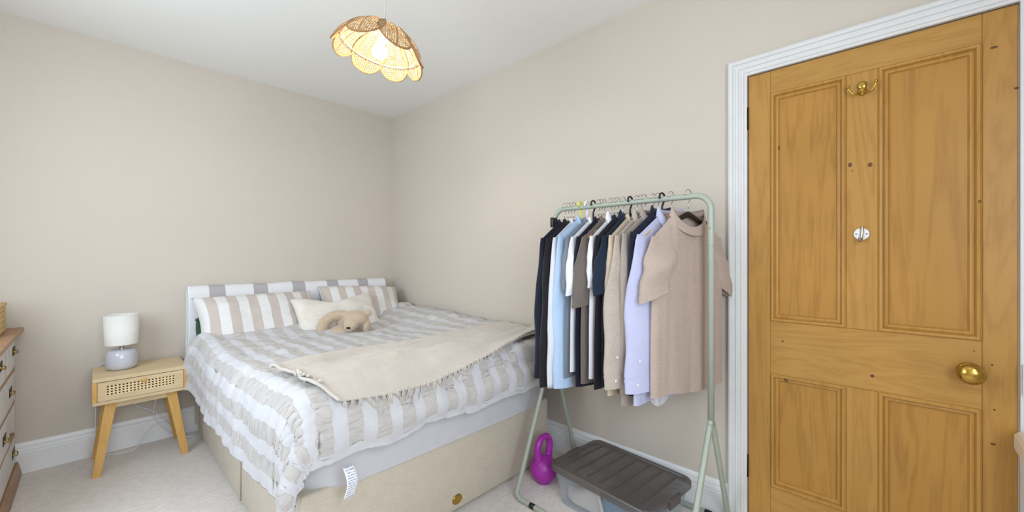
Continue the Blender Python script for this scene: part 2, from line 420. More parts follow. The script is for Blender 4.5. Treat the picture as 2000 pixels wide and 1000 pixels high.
# brass double hook
hc = Vector((-.001, -3.380, 1.812))
hk = obj('coat_hook', *join(ball(hc+Vector((-.001, 0, .014)), .006, .014, .016), ball(hc+Vector((-.001, 0, -.008)), .008, .013, .016)), 'brass', door); hk['label'] = 'brass double coat hook'
for s in (-1, 1):
    pth = smoothpath([hc+Vector((-.004, 0, -.008)), hc+Vector((-.014, s*.012, -.018)), hc+Vector((-.022, s*.028, -.016)), hc+Vector((-.026, s*.036, -.002)), hc+Vector((-.027, s*.039, .010))])
    obj('prong', *join(tube(pth, .0035, 8), ball(pth[-1], .006)), 'brass', hk)
for dz in (.012, -.006): obj('screw', *xf(lathe([(0, .0015), (.003, .001), (.003, 0)], 10), Matrix.Translation(hc+Vector((-.006, 0, dz))) @ Matrix.Rotation(R(-90), 4, 'Y')), 'steel', hk)
# single hook on white disc
h2 = Vector((.0, -3.378, 1.272))
hp = obj('coat_hook', *xf(lathe([(0, .004), (.020, .004), (.0225, .0025), (.0225, 0), (0, 0)], 28), Matrix.Translation(h2) @ Matrix.Rotation(R(-90), 4, 'Y')), 'whitep', door); hp['label'] = 'steel coat hook on white round plate'
obj('prong', *tube(smoothpath([h2+Vector((-.008, -.002, .026)), h2+Vector((-.010, -.002, .010)), h2+Vector((-.011, 0, -.014)), h2+Vector((-.018, .002, -.026)), h2+Vector((-.028, .003, -.026)), h2+Vector((-.032, .003, -.014))]), .0048, 8), 'steel', hp)
for s in (-1, 1): obj('screw', *xf(lathe([(0, .0055), (.003, .005), (.003, .003)], 10), Matrix.Translation(h2+Vector((0, s*.015, 0))) @ Matrix.Rotation(R(-90), 4, 'Y')), 'steel', hp)
# lock keeper on the casing
kp = tag(obj('lock_keeper', *box(-.034, -.0135, -3.768, -3.750, .766, .858, .002), 'whitep', smooth=False), 'white painted lock keeper on the casing beside the brass knob', 'lock')

# ------------------------------------------------------------------ bed
BX0, BX1, BYF = -1.49, -.14, -2.0
bed = thing('divan_bed', ((BX0+BX1)/2, -1.0, 0), 'cream woven divan bed with upholstered base and headboard against the wall', 'bed')
for ya, yb in ((-.075, -1.191), (-1.196, BYF)):
    obj('divan_base', *box(BX0, BX1, yb, ya, .012, .36, .012, 3), 'divan', bed)
obj('seam_piping', *tube([(BX0-.001, -1.1935, .015), (BX0-.001, -1.1935, .355)], .004, 8), 'divan', bed)
hb = obj('headboard', *box(-1.50, -.155, -.072, -.022, .05, .955, .012, 3), 'divan', bed)
vn = obj('vent_badge', *xf(lathe([(0, .004), (.020, .004), (.024, .006), (.027, .004), (.028, 0), (0, 0)], 32), Matrix.Translation((-.815, BYF, .063)) @ Matrix.Rotation(R(90), 4, 'X') @ Matrix.Diagonal((1, .8, 1, 1))), 'brass', bed); vn['label'] = 'oval brass air vent'
for x in (BX0+.12, BX1-.12):
    for y in (-.25, -1.85): obj('castor', *lathe([(0, 0), (.03, 0), (.03, .014), (0, .014)], 14, (x, y, 0)), 'black', bed)
# mattress with fitted sheet
def mat_f(u, v):
    a = 2*pi*u; ex = .18
    cx, cy = (BX0+BX1)/2, (-.08+BYF)/2; hx, hy = (BX1-BX0)/2+.004, (BYF+.08)/-2+.004
    s, c = sin(a), cos(a); px = math.copysign(abs(c)**ex, c); py = math.copysign(abs(s)**ex, s)
    zz = .345+.262*sstep(.0, .72, v); k = 1
    if v > .66: k = 1-.05*((v-.66)/.34)**2*3
    if v > .9: k *= 1-(v-.9)/.1
    wv = .004*noise.noise((px*hx*14, py*hy*14, zz*9))+.010*sin(pi*min(1, v/.7))
    if v < .05: zz += .010*noise.noise((px*hx*11, py*hy*11, 3)); wv += .004
    return (cx+px*(hx+wv)*k, cy+py*(hy+wv)*k, zz)
mt = obj('mattress', *grid(220, 26, mat_f, True), 'sheet'); tag(mt, 'mattress in pale grey fitted sheet on the divan base', 'mattress')

# duvet: cloth coordinates (a across, b along) mapped over the mattress edges
XL, YF = -1.46, -1.985
def ztop(x, y):
    z = .645+.055*sstep(-1.0, -2.0, y)+.012*fbm(x*3.1, y*3.1, 1)
    z += .085*sstep(-.55, -.1, x)*sstep(-1.9, -.9, y)
    z += .03*sstep(-.75, -.42, y)*(1-sstep(-1.0, -.75, x)*.7)
    return z
def drape(a, b, off=0.0, fold=True):
    da = max(0, XL-a); db = max(0, YF-b); n = math.hypot(da, db)
    x, y = max(a, XL), max(b, YF); z = ztop(x, y)+off
    if n > 0:
        r = .135; L = r*pi/2
        hx, hy = da/n, db/n
        if n < L: h, v = r*sin(n/r), r*(1-cos(n/r))
        else: h, v = r+(n-L)*.04, r+(n-L)
        if fold:
            fl = sstep(.1, .4, n)
            h += fl*(.020*noise.noise((b*5, a*1.0, 5)) + .016*noise.noise((a*6, b*1.0, 9)))
        h += off*sin(min(n/r, pi/2))
        z = z-v - off*(1-cos(min(n/r, pi/2))); x -= hx*h*.62 if da else 0; y -= hy*h*.62 if db else 0
    return Vector((x, y, z))
A0, A1, B0, B1 = -1.845, -.045, -.30, -2.265
def duv(u, v):
    a = A0+(A1-A0)*u; b = B0+(B1-B0)*v
    hemw = .03*noise.noise((a*4.5, 0, 2))*sstep(.8, 1, v); hemu = .035*noise.noise((0, b*3.2, 4))*sstep(.25, 0, u)
    p = drape(a-hemu, b+hemw)
    ph = ((a+1.2925) % .105)/.105; band = 1 if abs(ph-.5) < .27 else 0
    wr = .0018*noise.noise((a*16, b*85, 0))*(band*.8+.25)+.008*fbm(a*8+b*3, b*10, 3, 4)
    wr += .009*noise.noise((a*3+b*6, b*10-a*2, 8))-.006*abs(noise.noise((a*9-b*4, b*5+a*2, 11)))
    # puffed rim at foot hem and head edge
    wr += .018*math.exp(-((v-.965)/.02)**2)+.02*math.exp(-((v-.02)/.03)**2)
    dirn = Vector((-.8 if a < XL else 0, -.8 if b < YF else 0, 1 if (a >= XL-.12 and b >= YF-.12) else .15)).normalized()
    p = p+dirn*wr
    if p.x > -.035: p.x = -.035
    return p
NU, NV = 330, 370
dv, df = grid(NU, NV, duv)
duvs = [(A0+(A1-A0)*(i/(NU-1)), B0+(B1-B0)*(j/(NV-1))) for j in range(NV) for i in range(NU)]
duvet = obj('duvet', dv, df, 'duvet', origin=(-.8, -1.1, .62), uvs=duvs, mods=(('SOLIDIFY', dict(thickness=.028, offset=-1)),))
tag(duvet, 'white and beige striped ruched duvet spread over the bed', 'duvet')
# care tag at the foot corner
tp = Vector((-1.372, -2.10, .462))
def tagf(u, v):
    return tp+Vector((.038*(u-.5)+.008*sin(v*3), -.012*sin(v*4)-.01*v, -.11*v))
tv, tf = grid(6, 12, tagf)
ct = obj('care_tag', tv, tf, 'tag', duvet, uvs=[(i/5, j/11) for j in range(12) for i in range(6)], mods=(('SOLIDIFY', dict(thickness=.001)),)); ct['label'] = 'white printed care tag'

# throw with fringe
def throw_ab(u, v):
    # u along the length from the left end, v from far edge to near edge
    far = Vector((-1.50+1.46*u, -1.66+.215*sin(pi*min(1, u*1.9)*.5)-.06*u-.05*sstep(.6, 1, u)))
    near = Vector((-1.42+1.34*u, -2.11-.05*sin(pi*u*.9)+.21*u**1.6))
    p = far.lerp(near, v)
    p.x += .025*sin(v*7)*(1-u)
    return p
def thr(u, v):
    p = throw_ab(u, v)
    fo = .014*noise.noise((u*2.2, v*7+u*2.5, 4))+.018*max(0, sin(v*13-u*4+1.2))**4*(1-.7*u)
    edge = .010*math.exp(-(u/.012)**2)+.007*math.exp(-((v-1)/.02)**2)
    return drape(p.x, p.y, .044+fo+edge, False)+Vector((0, 0, .012*noise.noise((p.x*7+p.y*2, p.y*9, 3))*0))
tvv, tff = grid(150, 70, thr)
throw = obj('throw_blanket', tvv, tff, 'throw', origin=(-.8, -1.8, .7), mods=(('SOLIDIFY', dict(thickness=.012, offset=0)), ('SUBSURF', dict(levels=1, render_levels=1))))
tag(throw, 'cream knitted throw with tasselled edge lying across the foot of the bed', 'throw')
def strandset(k):
    parts = []
    rnd = random.Random(k)
    for i in range(9):
        dx = (i-4)*.0035
        pts = [(dx*.25, 0, 0), (dx*.7+rnd.uniform(-.003, .003), -.025, -.003), (dx+rnd.uniform(-.008, .008), -.055, -.001+rnd.uniform(-.002, .003)), (dx*1.5+rnd.uniform(-.012, .012), -.078, rnd.uniform(-.003, .002))]
        parts.append(tube(smoothpath(pts, 3), .0023, 5))
    parts.append(ball((0, -.004, 0), .006, .006, .005, 8, 6))
    return join(*parts)
tas_me = []
for k in range(4):
    o = obj('tassel', *strandset(k), 'throw', None, origin=(0, 0, 0)); tas_me.append(o.data); bpy.data.objects.remove(o)
def add_tassel(a, b, ang, i, s=1.0, offz=.068):
    p = drape(a, b, offz, False); d = Vector((sin(ang), -cos(ang)))
    q = drape(a+d.x*.07*s, b+d.y*.07*s, offz-.014, False); dr = (q-p).normalized()
    up = Vector((0, 0, 1)); sd = dr.cross(up).normalized(); up = sd.cross(dr).normalized()
    m = Matrix((sd, -dr, up)).transposed().to_4x4()
    o = bpy.data.objects.new('tassel', tas_me[i % 4]); COL.objects.link(o); o.parent = throw
    o.location = p-wloc(throw); o.rotation_euler = m.to_euler(); o.scale = (s, s, s)
for i in range(46):
    u = .02+.97*i/45; p = throw_ab(u, 1.0); add_tassel(p.x, p.y+.004, random.uniform(-.35, .35), i, random.uniform(.75, 1.1))
for i, (u, v) in enumerate(((0, .58), (0, .64), (0, .70), (0, .82))):
    p = throw_ab(u, v); add_tassel(p.x+.01, p.y, -.55+random.uniform(-.15, .15), i, 1.25)

# blanket over the headboard
def hbl(u, v):
    x = -1.545+1.425*u; s = v*1.42-.71            # arc length over the top edge
    r = .045; zc = .945; yc = -.047
    q = max(-r*pi/2, min(r*pi/2, s)); th = q/r
    y = yc-r*sin(th); z = zc+r*cos(th)
    if s > r*pi/2: z -= (s-r*pi/2); y -= .006*(1+noise.noise((x*7, z*3, 0)))
    if s < -r*pi/2: z -= (-s-r*pi/2); y = min(y, -.004); 
    z += .004*noise.noise((x*5, 1, 2))
    if s > 0 and z < .93: y += .008*noise.noise((x*9, z*4, 4))
    y = min(y, -.004)
    return (x+.006*noise.noise((0, z*6, 3))*(1-u), y, z)
hv, hf = grid(150, 60, hbl)
tag(obj('striped_blanket', hv, hf, 'headblanket', uvs=[(-1.545+1.425*(i/149), j/59) for j in range(60) for i in range(150)], mods=(('SOLIDIFY', dict(thickness=.008, offset=1)),)), 'white blanket with grey stripes draped over the headboard', 'blanket')

# pillows and cushion
def cushion(name, c, wd, ht, th, lean, yaw, mat, label, cat, roll=0, dip=0, group=None, flange=0, seed=0, ripple=.004):
    n, m = 56, 44; vs, uv = [], []
    Mx = Matrix.Translation(c) @ Matrix.Rotation(R(yaw), 4, 'Z') @ Matrix.Rotation(R(lean), 4, 'X') @ Matrix.Rotation(R(roll), 4, 'Z')
    for side in (1, -1):
        for j in range(m):
            for i in range(n):
                s, t = 2*i/(n-1)-1, 2*j/(m-1)-1
                x = s*wd/2*(1-.045*(1-t*t)*0-.06*(1-abs(s))*0); pinch = 1-.07*(1-t*t)*abs(s)**3
                pin2 = 1-.09*(1-s*s)*abs(t)**3
                x = s*wd/2*pinch; y = t*ht/2*pin2
                if dip and t > 0: y -= dip*t*t*max(0, 1-abs(s)*1.25)
                f = max(0, (1-abs(s)**3.0))*max(0, (1-abs(t)**3.0))
                z = side*th/2*f**.45 + .010*noise.noise((s*3+seed, t*3, side*2))*f**.3
                z += ripple*noise.noise((s*6+seed, t*26, side))*f**.3 + .012*noise.noise((s*2+seed, t*2, 7))
                vs.append(Mx @ Vector((x, y, z))); uv.append((s*wd/2, t*ht/2))
    fs = []
    for k in (0, 1):
        o = k*n*m
        for j in range(m-1):
            for i in range(n-1):
                q = (o+j*n+i, o+j*n+i+1, o+(j+1)*n+i+1, o+(j+1)*n+i); fs.append(q if k == 0 else q[::-1])
    o = obj(name, vs, fs, mat, uvs=uv)
    bm = bmesh.new(); bm.from_mesh(o.data); bmesh.ops.remove_doubles(bm, verts=bm.verts[:], dist=.0008); bm.to_mesh(o.data); bm.free()
    return tag(o, label, cat, group)
cushion('pillow', (-1.165, -.285, .735), .74, .44, .23, 55, 2, 'pillow', 'plump striped pillow leaning on the headboard beside the nightstand', 'pillow', 0, 0, None, 0, 1)
cushion('pillow', (-.43, -.285, .755), .66, .44, .21, 52, -4, 'pillow', 'striped pillow leaning on the headboard by the room corner', 'pillow', -4, 0, None, 0, 5)
cushion('scatter_cushion', (-.715, -.47, .755), .60, .34, .13, 52, -3, 'boucle', 'cream boucle cushion behind the teddy bear', 'cushion', 2, .07, None, 0, 9, .001)

# teddy bear slumped forward on the duvet
def teddy():
    o0 = Vector((-.736, -.68, .625)); fr, ff = Vector((.6908, -.7231, 0)), Vector((-.7231, -.6908, 0))
    P = lambda r, d, z: o0+fr*r+ff*d+Vector((0, 0, z))
    Q = Matrix((fr, ff, Vector((0, 0, 1)))).transposed()
    def B(c, rx, ry, rz, roll=0): return ball(P(*c), rx, ry, rz, rot=Q @ Matrix.Rotation(R(roll), 3, 'Y'))
    parts = [B((-.015, .02, .03), .118, .085, .055), B((.0, -.02, .10), .085, .055, .06), B((.062, .035, .132), .094, .068, .058, 4), B((.056, .085, .098), .052, .045, .044), B((.056, .105, .082), .038, .036, .034),
             B((.005, .075, .160), .036, .014, .012, -12), B((.150, .02, .168), .024, .016, .024), B((.140, .03, .075), .028, .03, .05, 6)]
    arm = smoothpath([P(-.01, .0, .145), P(-.08, .02, .150), P(-.135, .04, .115), P(-.160, .05, .065), P(-.158, .055, .035)], 5)
    parts += [tube(arm, lambda t: .034+.006*t, 14), ball(arm[-1], .040)]
    o = obj('teddy_bear', *join(*parts), 'plush', mods=(('REMESH', dict(mode='VOXEL', voxel_size=.005, use_smooth_shade=True)), ('SMOOTH', dict(iterations=2, factor=.5))))
    tag(o, 'beige plush teddy bear slumped against the cream cushion', 'teddy')
    nz = obj('nose', *B((.058, .139, .082), .015, .007, .008), 'black', o); nz['label'] = 'small dark nose'
teddy()
# green plush toy between pillow and headboard
g0 = Vector((-1.487, -.135, .62))
tag(obj('plush_toy', *join(tube(smoothpath([g0+Vector(p) for p in ((.03, 0, -.02), (.012, 0, .03), (.002, 0, .08), (-.002, 0, .12), (-.006, -.004, .145), (-.014, -.012, .15))], 5), lambda t: .034-.02*t, 12), ball(g0+Vector((-.014, -.014, .15)), .017, .017, .012), ball(g0+Vector((.04, 0, -.03)), .05, .03, .05)), 'green',
    mods=(('REMESH', dict(mode='VOXEL', voxel_size=.004, use_smooth_shade=True)), ('SMOOTH', dict(iterations=4)))), 'dark green plush toy peeking out behind the striped pillow', 'toy')

# ------------------------------------------------------------------ nightstand and table lamp
nx0, nx1, ny0, ny1 = -1.983, -1.583, -.372, -.025
ns = thing('nightstand', ((nx0+nx1)/2, (ny0+ny1)/2, 0), 'oak nightstand with cane drawer front and splayed legs beside the bed', 'nightstand')
obj('top', *box(nx0, nx1, ny0, ny1, .508, .527, .002, 1), 'oak', ns, smooth=False)
obj('bottom', *box(nx0, nx1, ny0, ny1, .383, .400, .002, 1), 'oak', ns, smooth=False)
for x in (nx0, nx1-.018): obj('side_panel', *box(x, x+.018, ny0+.001, ny1, .400, .508), 'oakleg', ns, smooth=False)
obj('back_panel', *box(nx0+.018, nx1-.018, ny1-.012, ny1, .400, .508), 'oak', ns, smooth=False)
a0, a1, c0, c1 = nx0+.052, nx1-.058, .428, .484
dr = obj('drawer', *join(box(nx0+.020, nx1-.020, ny0+.004, ny0+.02, .402, c0), box(nx0+.020, nx1-.020, ny0+.004, ny0+.02, c1, .505), box(nx0+.020, a0, ny0+.004, ny0+.02, c0, c1), box(a1, nx1-.020, ny0+.004, ny0+.02, c0, c1)), 'oak', ns, smooth=False)
obj('drawer_shade_block', *box(nx0+.03, nx1-.03, ny0+.0205, ny1-.03, .41, .49), 'dark', dr, smooth=False)  # solid dark block: cavity shade seen through the cane, put in as colour
cane = []
nc, nr = 19, 4
for i in range(nc+1):
    x = a0+(a1-a0)*i/nc; cane.append(box(x-.0038, x+.0038, ny0+.008, ny0+.011, c0, c1))
for j in range(nr+1):
    z = c0+(c1-c0)*j/nr; cane.append(box(a0, a1, ny0+.007, ny0+.0095, z-.0034, z+.0034))
obj('cane_webbing', *join(*cane), 'cane', dr, smooth=False)
obj('knob', *xf(lathe([(0, 0), (.006, 0), (.007, .006), (.011, .012), (.0115, .017), (.008, .022), (0, .0235)], 20), Matrix.Translation(((nx0+nx1)/2+.005, ny0+.004, .487)) @ Matrix.Rotation(R(90), 4, 'X')), 'oakleg', dr)
for y in (ny0+.03, ny1-.05): obj('leg_rail', *box(nx0+.07, nx1-.07, y, y+.022, .352, .383), 'oak', ns, smooth=False)
for sx, xt, xb in ((-1, nx0+.072, nx0+.015), (1, nx1-.072, nx1-.012)):
    for yt, yb in ((ny0+.026, ny0-.004), (ny1-.052, ny1-.05)):
        wt, wb, d = .024, .017, .03
        obj('leg', *hexa([(xb-wb, yb, 0), (xb+wb, yb, 0), (xb+wb, yb+d, 0), (xb-wb, yb+d, 0)], [(xt-wt, yt, .383), (xt+wt, yt, .383), (xt+wt, yt+d, .383), (xt-wt, yt+d, .383)], .002), 'oakleg', ns, smooth=False)
lc = (-1.862, -.165, .527)
lamp = thing('table_lamp', lc, 'small table lamp with grey ceramic base and white drum shade on the nightstand', 'lamp')
obj('base', *lathe([(0, 0), (.052, 0), (.064, .006), (.070, .022), (.0715, .05), (.069, .085), (.062, .104), (.048, .114), (.016, .118), (0, .118)], 40, lc), 'ceramic', lamp)
obj('stem', *lathe([(.012, .116), (.012, .155), (.018, .158), (.018, .2), (0, .2)], 20, lc), 'chrome', lamp)
sh = obj('shade', *lathe([(.073, .145), (.079, .318), (.0775, .318), (.0715, .145), (.073, .145)], 48, lc), 'shadecloth', lamp)
obj('shade_ring', *join(tube([(lc[0]+.0725*cos(a*pi/16), lc[1]+.0725*sin(a*pi/16), lc[2]+.19) for a in range(32)], .0012, 6, True), *[tube([(lc[0], lc[1], lc[2]+.19), (lc[0]+.072*cos(a), lc[1]+.072*sin(a), lc[2]+.19)], .0012, 6) for a in (0, 2.09, 4.19)]), 'chrome', sh)
# lamp flex with inline switch and the charger cable
fx = tag(obj('lamp_flex', *tube(smoothpath([(-1.90, -.06, .535), (-1.94, -.022, .545), (-1.963, -.014, .50), (-1.963, -.03, .36), (-1.967, -.036, .31), (-1.968, -.04, .15), (-1.955, -.06, .02), (-1.9, -.09, .006), (-1.8, -.085, .006), (-1.74, -.05, .08), (-1.68, -.032, .115), (-1.60, -.03, .07), (-1.54, -.05, .03), (-1.51, -.06, .008)], 8), .0026, 8), 'whitep'), 'white lamp flex with inline switch trailing behind the nightstand', 'cable')
obj('inline_switch', *box(-1.978, -1.952, -.046, -.024, .295, .37, .005), 'whitep', fx)
ch = tag(obj('charger_cable', *tube(smoothpath([(-1.70, -.11, .340), (-1.705, -.10, .28), (-1.715, -.07, .19), (-1.69, -.05, .12), (-1.65, -.05, .06), (-1.60, -.06, .012), (-1.55, -.09, .006), (-1.50, -.064, .006)], 8), .0022, 8), 'whitep'), 'thin white cable with black plug hanging under the nightstand', 'cable')
obj('plug', *box(-1.712, -1.688, -.121, -.10, .335, .365, .003), 'black', ch)
tag(obj('looped_cable', *tube(smoothpath([(-1.80, -.06, .37), (-1.80, -.05, .29), (-1.785, -.045, .25), (-1.72, -.04, .205), (-1.66, -.04, .13), (-1.62, -.05, .06), (-1.58, -.08, .01), (-1.53, -.12, .005), (-1.497, -.10, .005)], 8), .003, 8), 'whitep'), 'thicker white cable crossing the skirting under the nightstand', 'cable')

# ------------------------------------------------------------------ chest of drawers (mostly outside the frame)
CX1, CX0, CY1, CY0 = -2.268, -2.72, -.03, -1.02
cd = thing('chest_of_drawers', ((CX0+CX1)/2, (CY0+CY1)/2, 0), 'old chest of drawers with chipped white drawers and brown wooden top', 'dresser')
obj('top', *box(CX0-.02, CX1+.028, CY0-.02, CY1+.012, .778, .802, .006, 3), 'brownwood', cd)
for y in (CY1-.022, CY0): obj('side_panel', *box(CX0, CX1-.004, y, y+.022, .06, .778), 'chip', cd, smooth=False)
obj('back_panel', *box(CX0, CX0+.012, CY0+.022, CY1-.022, .06, .778), 'rawwood', cd, smooth=False)
obj('plinth', *hexa([(CX0, CY0-.01, 0), (CX1+.022, CY0-.01, 0), (CX1+.022, CY1+.008, 0), (CX0, CY1+.008, 0)], [(CX0, CY0-.004, .075), (CX1+.008, CY0-.004, .075), (CX1+.008, CY1+.003, .075), (CX0, CY1+.003, .075)], .003), 'brownwood', cd, smooth=False)
for z in (.235, .413, .586): obj('rail', *box(CX0+.012, CX1-.002, CY0+.022, CY1-.022, z-.009, z+.009), 'brownwood', cd, smooth=False)
obj('divider', *box(CX0+.012, CX1-.001, -.412, -.398, .595, .778), 'brownwood', cd, smooth=False)
def bail(parent, y, z, x=CX1):
    hd = obj('handle', *join(tube(smoothpath([(x+.002, y-.03, z), (x+.012, y-.028, z-.006), (x+.014, y, z-.014), (x+.012, y+.028, z-.006), (x+.002, y+.03, z)], 5), .0025, 8), ball((x+.002, y-.03, z), .005), ball((x+.002, y+.03, z), .005)), 'brass', parent)
    obj('back_plate', *box(x-.001, x+.002, y-.045, y+.045, z-.022, z+.022, .001, 1), 'iron', hd, smooth=False)
def drawer(y0, y1, z0, z1, hy, mat='chip', x=CX1):
    d = obj('drawer', *box(x-.02, x, y0, y1, z0, z1, .003, 2), mat, cd, smooth=False)
    for y in hy: bail(d, y, (z0+z1)/2+.005, x)
drawer(-.396, CY1-.026, .599, .774, (-.12,)); drawer(-.70, -.414, .599, .774, (-.56,)); drawer(-.99, -.714, .599, .774, (-.85,))
drawer(CY0+.026, CY1-.026, .425, .574, (-.24, -.8))
drawer(CY0+.026, -.27, .247, .401, (-.45, -.85)); obj('drawer_end', *box(CX1-.045, CX1-.03, -.268, CY1-.026, .247, .401), 'rawwood', cd, smooth=False)
drawer(CY0+.026, CY1-.026, .082, .223, (-.13, -.8))
bk = thing('storage_basket', (-2.42, -.27, .802), 'straw coloured woven box standing on the chest of drawers', 'basket')
obj('body', *join(*[box(-2.545, -2.29, -.40, -.15, .803+k*.0265, .803+k*.0265+.026, .006) for k in range(5)]), 'basket', bk)
obj('lid', *box(-2.549, -2.286, -.404, -.146, .936, .952, .006), 'basket', bk)

# ------------------------------------------------------------------ pendant lamp
PC = Vector((-1.130, -1.912, 0)); AP = 2.155
FW = Vector((.7231, .6908, 0)); RT = Vector((.6908, -.7231, 0))
pend = thing('pendant_lamp', (PC.x, PC.y, H), 'flower shaped woven rattan pendant lamp with glowing round bulb', 'pendant')
TILT = Matrix.Translation((PC.x, PC.y, AP)) @ Matrix.Rotation(R(11), 4, FW) @ Matrix.Rotation(R(-3), 4, RT) @ Matrix.Scale(.92, 4)
obj('cord', *tube([(PC.x, PC.y, H-.03), (PC.x, PC.y, AP+.005)], .0028, 8), 'cord', pend)
obj('ceiling_rose', *lathe([(0, -.03), (.02, -.03), (.045, -.012), (.05, 0)], 28, (PC.x, PC.y, H)), 'whitep', pend)
obj('lamp_holder', *xf(lathe([(0, .008), (.014, .006), (.018, 0), (.018, -.075), (0, -.078)], 20), TILT), 'whitep', pend)
obj('bulb', *xf(ball((0, 0, -.118), .033, n=28, m=18), TILT), 'bulb', pend)
def dome(t): 
    q = t*R(78); return .018+.185*sin(q)/sin(R(78)), -.150*(1-cos(q))/(1-cos(R(78)))
def petal_w(t): return (.012+.062*sstep(0, .62, t)) if t < .62 else max(.0, .074*math.sqrt(max(0, 1-((t-.62)/.40)**2)))
ph0 = math.atan2(CAM.y-PC.y, CAM.x-PC.x)
for k in range(8):
    ph = ph0+(k+.5)*pi/4; er = Vector((cos(ph), sin(ph), 0)); et = Vector((-sin(ph), cos(ph), 0))
    def pf(u, v):
        t = v*1.019; s = 2*u-1; r, z = dome(t); wv = petal_w(t)
        return er*(r-.12*(s*wv)**2/.086)+et*(s*wv)+Vector((0, 0, z-.35*(s*wv)**2/.086+(.003 if k % 2 else 0)))
    g = grid(17, 26, pf); uv = []
    for j in range(26):
        for i in range(17): uv.append(((2*i/16-1)*petal_w(j/25*1.019)+.5, j/25*.26))
    pt = obj('petal', *xf(g, TILT), 'rattan', pend, uvs=uv)
    rim = [TILT @ pf(0, j/25) for j in range(26)]+[TILT @ pf(1, j/25) for j in range(24, -1, -1)]
    obj('rim', *tube(rim, .0042, 7), 'rattanrim', pt)
    obj('rib', *tube([TILT @ (Vector(pf(.5, j/15))+Vector((0, 0, -.003))) for j in range(16)], .0022, 6), 'rattanrim', pt)
rr, rz = dome(.74)
obj('ring', *tube([TILT @ Vector(((rr-.012)*cos(a*pi/24), (rr-.012)*sin(a*pi/24), rz-.012)) for a in range(48)], .0022, 6, True), 'cord', pend)

# ------------------------------------------------------------------ clothes rack
BXR, YL, YR, BZ = -.27, -2.150, -2.935, 1.437
rk = thing('clothes_rack', (BXR, (YL+YR)/2, 0), 'sage green metal clothes rail with splayed legs in front of the wall', 'rack')
rad = .06
top = [(BXR, YL, .60), (BXR, YL, BZ-rad)]
top += [(BXR, YL-rad*(1-cos(a*pi/16)), BZ-rad+rad*sin(a*pi/16)) for a in range(1, 9)]
top += [(BXR, YR+rad*(1-sin(a*pi/16)), BZ-rad+rad*cos(a*pi/16)) for a in range(0, 9)]
top += [(BXR, YR, .515)]
obj('rail', *tube(top, .0125, 14), 'sage', rk)
for y in (YL, YR): obj('joint_sleeve', *tube([(BXR, y, 1.23), (BXR, y, 1.235)], .0132, 14), 'sage', rk)
def legs(side, xf_, zj, name):
    # one floor frame: leg, floor tube, leg
    yj = (YL, YR); s = side
    pts = []
    for e, y in enumerate((YL+.02, YR-.0)):
        q = [(BXR+s*.004, y, zj[e]), (BXR+s*.016, y, zj[e]-.02), (BXR+s*.034, y, zj[e]-.05), (xf_-s*.035, y, .10), (xf_-s*.006, y, .035), (xf_, y-(.03 if e == 0 else -.03), .013)]
        pts.append(q)
    path = smoothpath(pts[0], 5)+[Vector((xf_, YL-.12, .0125)), Vector((xf_, YR+.12, .0125))]+smoothpath(pts[1][::-1], 5)
    o = obj('leg_frame', *tube(path, .0115, 12), 'sage', rk)
    for y in (YL-.085, YR+.085): obj('foot_cap', *tube([(xf_, y-.014, .0128), (xf_, y+.014, .0128)], .0128, 12), 'black', o)
legs(-1, -.553, (.66, .53), 'front'); legs(1, -.034, (.66, .53), 'back')
obj('lock_pin', *tube([(BXR-.016, YR, 1.30), (BXR+.016, YR, 1.30)], .003, 8), 'steel', rk)

# hangers ---------------------------------------------------------
def hook_path(kind):
    r = .0185
    pts = [(0, 0, .0), (0, 0, .018)] if kind == 'wire' else [(0, 0, -.01), (0, 0, .02)]
    pts += [(.004, 0, .030), (.0165, 0, .047)]
    pts += [(.0185*cos(a), 0, .062+.0185*sin(a)) for a in [i*pi/8 for i in range(0, 10)]]
    return [Vector(p) for p in pts]
def hanger_body(wd=.185, th=.012, dk=.026, drop=.105):
    def f(u, v):
        s = 2*v-1; x = s*wd; z = -drop*abs(s)**1.25-.010
        a = 2*pi*u; hh = dk*(1-.45*abs(s)); e = sstep(1.0, .96, abs(s))
        return (x, th/2*cos(a)*e, z-hh/2+hh/2*sin(a)*e)
    g = grid(12, 41, f, True); return g
def make_hanger(name, label, hookmat, bodymat, wire=True, th=.012):
    t = thing(name, (0, 0, 0), label, 'hanger', label.split(' with')[0]+' on the rail')
    obj('hook', *tube(hook_path('wire' if wire else 'fat'), .0017 if wire else .0042, 8), hookmat, t)
    obj('hanger_body', *hanger_body(th=th), bodymat, t)
    return t
HK = dict(
    silver=make_hanger('coat_hanger', 'slim black hanger with silver wire hook on the green rail', 'chrome', 'black'),
    woodh=make_hanger('coat_hanger', 'pale wooden hanger with silver wire hook on the green rail', 'chrome', 'hangwood', th=.014),
    blackh=make_hanger('coat_hanger', 'all black plastic hanger with thick hook on the green rail', 'black', 'black', False),
    yellow=make_hanger('coat_hanger', 'bright yellow plastic hanger on the green rail', 'yellow', 'yellow', False),
    white=make_hanger('coat_hanger', 'white plastic hanger on the green rail', 'whitep', 'whitep', False))
usedh = set()
HZ = BZ+.0125+.002-.0805+.0
HD = dict(silver='slim black hanger with silver hook', woodh='pale wooden hanger with silver hook', blackh='all black plastic hanger with thick hook', yellow='bright yellow plastic hanger', white='white plastic hanger')
def hang(kind, y, th, what):
    p = HK[kind]
    if kind in usedh:
        r = p.copy(); COL.objects.link(r)
        for ch in list(p.children):
            c = ch.copy(); COL.objects.link(c); c.parent = r
    else: r = p; usedh.add(kind)
    r.location = (BXR, y, HZ+.0155 if kind in ('silver', 'woodh') else HZ+.0125); r.rotation_euler = (0, 0, -R(th)); r['label'] = HD[kind]+' '+what; r['group'] = 'hangers on the green rail'; return r

